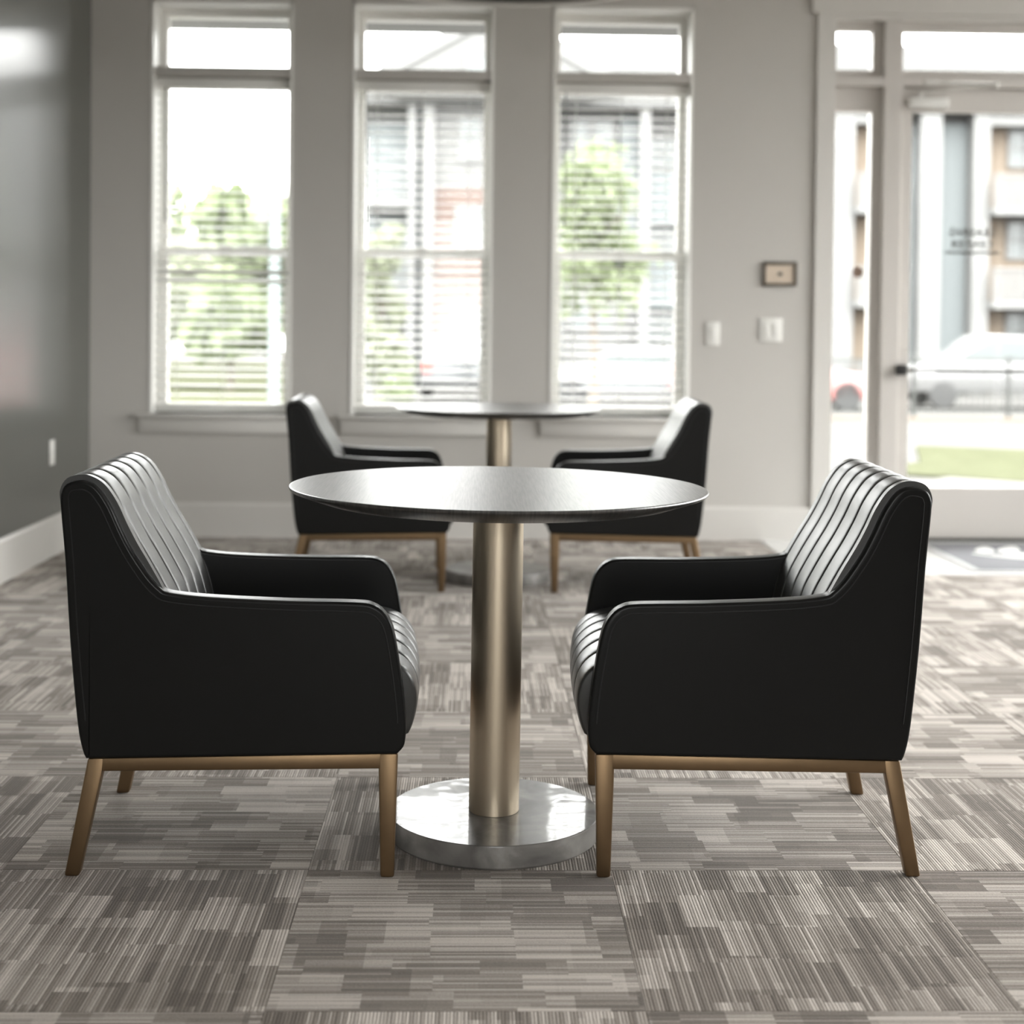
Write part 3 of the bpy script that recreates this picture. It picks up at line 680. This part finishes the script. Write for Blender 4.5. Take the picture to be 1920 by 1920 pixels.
for x0, x1 in ((-3.5, -2.2),):
    for z0 in (2.2, 5.2):
        s = part('balcony_slab', 'bwhite', x0, x1, -.8, .6, z0-.22, z0)
        for k in range(6): MB().box(x0+.22*k, x0+.22*k+.05, -.75, -.7, z0+Z0, z0+1+Z0).build('baluster', 'bwhite', s, smooth=0)
        MB().box(x0, x1, -.78, -.68, z0+1+Z0, z0+1.08+Z0).build('handrail', 'bwhite', s, smooth=0)
        part('balcony_wall', 'siding_b', x0, x1, .5, .6, z0, z0+2.6)
def win(x0, x1, z0, z1, y=0, mun=True):
    f = MB(); t = .1
    f.box(x0-t, x1+t, y-.07, y+.05, z1+Z0, z1+t+Z0).box(x0-t, x1+t, y-.09, y+.05, z0-t+Z0, z0+Z0).box(x0-t, x0, y-.07, y+.05, z0+Z0, z1+Z0).box(x1, x1+t, y-.07, y+.05, z0+Z0, z1+Z0)
    if mun: f.box((x0+x1)/2-.04, (x0+x1)/2+.04, y-.05, y+.05, z0+Z0, z1+Z0).box(x0, x1, y-.05, y+.05, (z0+z1)/2-.04+Z0, (z0+z1)/2+.04+Z0)
    f = f.build('window', 'bwhite', ap, smooth=0)
    MB().box(x0, x1, y-.01, y+.02, z0+Z0, z1+Z0).build('pane', 'bglass', f, smooth=0)
win(-.5, .05, 6.6, 7.9); win(-.6, .2, 3.85, 5.05); win(-.65, .1, .85, 1.75); win(1.0, 1.8, 6.6, 7.9); win(1.0, 1.8, 3.85, 5.05)
for z in (7.15, 4.2, 1.2): win(3.15, 3.65, z, z+.8, .6, False); win(3.87, 4.4, z, z+.8, .6, False)
win(5.65, 6.4, 6.5, 7.4, .6); win(5.7, 6.4, 3.9, 4.5, .6); win(5.6, 6.4, .8, 1.65, .6); win(7, 7.8, 6.5, 7.4, .6); win(7, 7.8, .8, 1.65, .6)
for z in (6.6, 3.6, .6): win(9.2, 10.2, z, z+1.1, .6); win(17.5, 18.5, z+.1, z+1.2, .48)
# roofs
MB().prism([(-4.2, 8.3+Z0), (26.5, 8.3+Z0), (26.5, 8.55+Z0), (24, 10.4+Z0), (-2, 10.4+Z0), (-4.2, 8.55+Z0)], -.5, 8, 'y').build('roof', 'roof', ap, smooth=0)
MB().prism([(-3.4, 8.75+Z0), (.55, 10.95+Z0), (4.5, 8.75+Z0), (4.5, 9.15+Z0), (.55, 11.35+Z0), (-3.4, 9.15+Z0)], -1.05, 4, 'y').build('gable_rake', 'bwhite', ap, smooth=0)
MB().prism([(-2.6, 8.5+Z0), (3.7, 8.5+Z0), (3.7, 9.2+Z0), (.55, 10.95+Z0), (-2.6, 9.2+Z0)], -.95, 4, 'y').build('gable_wall', 'siding_w', ap, smooth=0)
win(-.3, .3, 9.0, 9.8, -1.0, False)

# ------------------------------------------------------------------ outside: trees
def tree(name, x, y, h0, ch, cr, lab, m='leaf', nl=2200, ls=.1, group=None, sq=1.0):
    t = tag(empty(name, (x, y, gz(y))), lab, 'tree', group)
    zt = h0+ch*.8
    tp = [(0, 0, -.05), (.03*cr, .02, h0*.5), (0, 0, h0), (.05*cr, .03, h0+ch*.4), (0, 0, zt)]
    b = MB(); b.tube(tp, .035*cr+.03, 8, taper=[1.3, 1, .85, .5, .15])
    for k in range(7):
        a = k*2.4; z = h0+ch*.1*k*.8
        b.tube([(0, 0, z), (cr*.35*math.cos(a), cr*.35*math.sin(a), z+ch*.12), (cr*.7*math.cos(a), cr*.7*math.sin(a), z+ch*.2)], .02*cr+.01, 5, taper=[1, .7, .3])
    b.build('trunk', 'bark', t)
    blobs = []
    for k in range(30):
        f = random.random(); rr = cr*(1-.55*f)*math.sqrt(random.random())*.75; a = random.uniform(0, 6.28)
        blobs.append((rr*math.cos(a), rr*math.sin(a), h0+ch*(.1+.8*f), cr*random.uniform(.28, .45)))
    b = MB()
    for k in range(nl):
        bx, by, bz, br = random.choice(blobs); d = Vector((random.gauss(0, 1), random.gauss(0, 1), random.gauss(0, 1))).normalized()*br*random.random()**.4
        c = Vector((bx, by, bz))+Vector((d.x, d.y, d.z*sq)); q = Euler((random.uniform(0, 6.28), random.uniform(0, 6.28), random.uniform(0, 6.28))).to_matrix(); s = ls*random.uniform(.6, 1.3)
        b.poly([c+q@Vector(p)*s for p in ((-1, 0, 0), (0, -.5, .1), (1, 0, 0), (0, .5, .1))])
    b.build('foliage', m, t, smooth=0, kind='stuff')
    return t
tree('young_tree', 1.95, 24, 1.75, 2.95, 1.1, 'slim young street tree outside the window nearest the entrance', nl=2600, ls=.1)
tree('leafy_tree', -13.3, 58, 1.2, 6.4, 3.2, 'tall leafy tree far off at the left edge of the window view', nl=4200, ls=.46, group='trees far beyond the lawn')
tree('leafy_tree', -8.8, 65, 1.5, 6.6, 2.8, 'broad leafy tree far behind the lamp post', nl=4200, ls=.46, group='trees far beyond the lawn')
tree('leafy_tree', -12.2, 73, 1, 7.6, 3.3, 'rounded leafy tree between the two taller far trees', nl=4200, ls=.46, group='trees far beyond the lawn')
tree('pale_bush', -9.8, 46, 1.5, 2.7, 2.6, 'large pale green bush in front of the far trees', 'leaf2', 3000, .3)
tree('pale_bush', -7.2, 43, 1.2, 2.0, 1.6, 'smaller pale green bush beside the lamp post', 'leaf', 2200, .26)
tree('garden_bush', -2.75, 42, .2, 4.9, 1.05, 'tall green bush in front of the brick building corner', 'leaf2', 1500, .16)
tree('garden_shrub', -1.9, 36, .05, .55, .6, 'small clipped green shrub beside the parked dark car', 'leaf', 500, .09)

# ------------------------------------------------------------------ outside: lamp post with banner
lp = tag(empty('lamp_post', (-2.475, 18, gz(18))), 'grey-green lamp post with pale banner outside the left window', 'lamp post')
hz = 3.53-gz(18)
MB().lathe([(0, 0), (.16, 0), (.16, .1), (.085, .16), (.072, .4), (.062, hz), (0, hz)], 20).build('post', 'teal', lp)
MB().box(-.225, -.07, -.012, .012, 2.38-gz(18), 3.4-gz(18), .01).build('banner', 'banner', lp)
for z in (2.4, 3.4): MB().tube([(-.24, 0, z-gz(18)), (.02, 0, z-gz(18))], .012, 8).build('banner_arm', 'teal', lp)

# ------------------------------------------------------------------ outside: cars
def car(name, x, y, rz, m, lab, kind='suv'):
    c = tag(empty(name, (x, y, gz(y)), rz), lab, 'car')
    L, Wd = {'suv': (4.6, 1.85), 'sedan': (4.6, 1.8), 'pickup': (5.6, 1.95)}[kind]; l = L/2
    body = {'suv': [(-l, .42), (-l+.02, 1.0), (-l+.15, 1.06), (l-1.1, 1.02), (l-.2, .88), (l, .62), (l-.05, .3), (-l+.1, .3)],
            'sedan': [(-l, .5), (-l+.05, .9), (-l+.9, .98), (l-1.3, .92), (l-.2, .78), (l, .55), (l-.05, .25), (-l+.1, .25)],
            'pickup': [(-l, .5), (-l, 1.12), (-.5, 1.14), (l-1.2, 1.14), (l-.1, 1.0), (l, .6), (l-.05, .4), (-l+.1, .42)]}[kind]
    MB().prism(body, -Wd/2, Wd/2, 'y', .06, 2).build('body', m, c)
    cab = {'suv': [(-l+.1, 1.03), (-l+.35, 1.6), (-l+.6, 1.68), (.35, 1.66), (l-1.15, 1.0)], 'sedan': [(-l+.7, .95), (-l+1.3, 1.36), (.3, 1.4), (l-1.2, .9)],
           'pickup': [(-.45, 1.12), (-.4, 1.72), (.75, 1.76), (l-1.15, 1.12)]}[kind]
    MB().prism(cab, -Wd/2+.12, Wd/2-.12, 'y', .05, 2).build('cabin', m, c)
    cx = sum(p[0] for p in cab)/len(cab); cz = sum(p[1] for p in cab)/len(cab)
    gl = [(cx+(p[0]-cx)*.84, cz+(p[1]-cz)*.7) for p in cab]
    MB().prism(gl, -Wd/2+.112, Wd/2-.112, 'y').build('side_window', 'bglass', c, smooth=0)
    zt = cab[1][1]; MB().box(cab[0][0]-.02, cab[0][0]+.05, -Wd/2+.25, Wd/2-.25, 1.06 if kind != 'sedan' else .98, zt-.12, rot=Matrix.Rotation(R(18 if kind == 'suv' else 4), 3, 'Y'), piv=(cab[0][0], 0, 1.05)).build('rear_window', 'bglass', c, smooth=0)
    for sx in (-l+.85, l-.95):
        for sy in (-1, 1):
            wv = MB().lathe([(0, -.11), (.2, -.11), (.31, -.1), (.34, -.06), (.34, .06), (.31, .1), (0, .1)], 20).build('wheel', 'rubber', c); wv.location = (sx, sy*(Wd/2-.1), .34); wv.rotation_euler = (R(90), 0, 0)
    for sy in (-1, 1): MB().box(-l-.015, -l+.1, sy*(Wd/2-.15)-.11, sy*(Wd/2-.15)+.11, .72, 1.0, .02).build('tail_lamp', 'tail', c)
    MB().box(-l-.05, -l+.1, -Wd/2+.05, Wd/2-.05, .38, .6, .03).build('bumper', 'rubber' if kind == 'suv' else m, c)
    return c
car('parked_suv', -.42, 38.5, R(90), 'car_dark', 'dark grey car with red tail lamps parked before the brick building')
car('parked_sedan', 6.9, 33, R(4), 'car_red', 'red car parked behind the fence, seen through the sidelight', 'sedan')
car('pickup_truck', 12.9, 35, R(180), 'car_white', 'white pickup truck parked behind the fence, seen through the door', 'pickup')
car('parked_sedan', 3.9, 37, R(170), 'car_grey', 'silver car parked beyond the young tree', 'sedan')
car('parked_suv', 20.2, 35, R(180), 'car_white', 'white car parked at the right end of the fence', 'suv')

# ------------------------------------------------------------------ outside: black fence
fn = tag(empty('metal_fence', (0, 27, gz(27))), 'black metal picket fence along the street', 'fence')
fx0, fx1 = 6.4, 13.6
for z in (.14, 1.1): MB().box(fx0, fx1, -.015, .015, z-.018, z+.018).build('rail', 'fence', fn, smooth=0)
x = fx0
while x <= fx1+.01:
    MB().box(x-.03, x+.03, -.03, .03, 0, 1.2, .006, 1).build('post', 'fence', fn, smooth=0); x += 1.8
b = MB(); x = fx0
while x < fx1: b.box(x-.006, x+.006, -.006, .006, .1, 1.13); x += .11
b.build('pickets', 'fence', fn, smooth=0, kind='stuff')
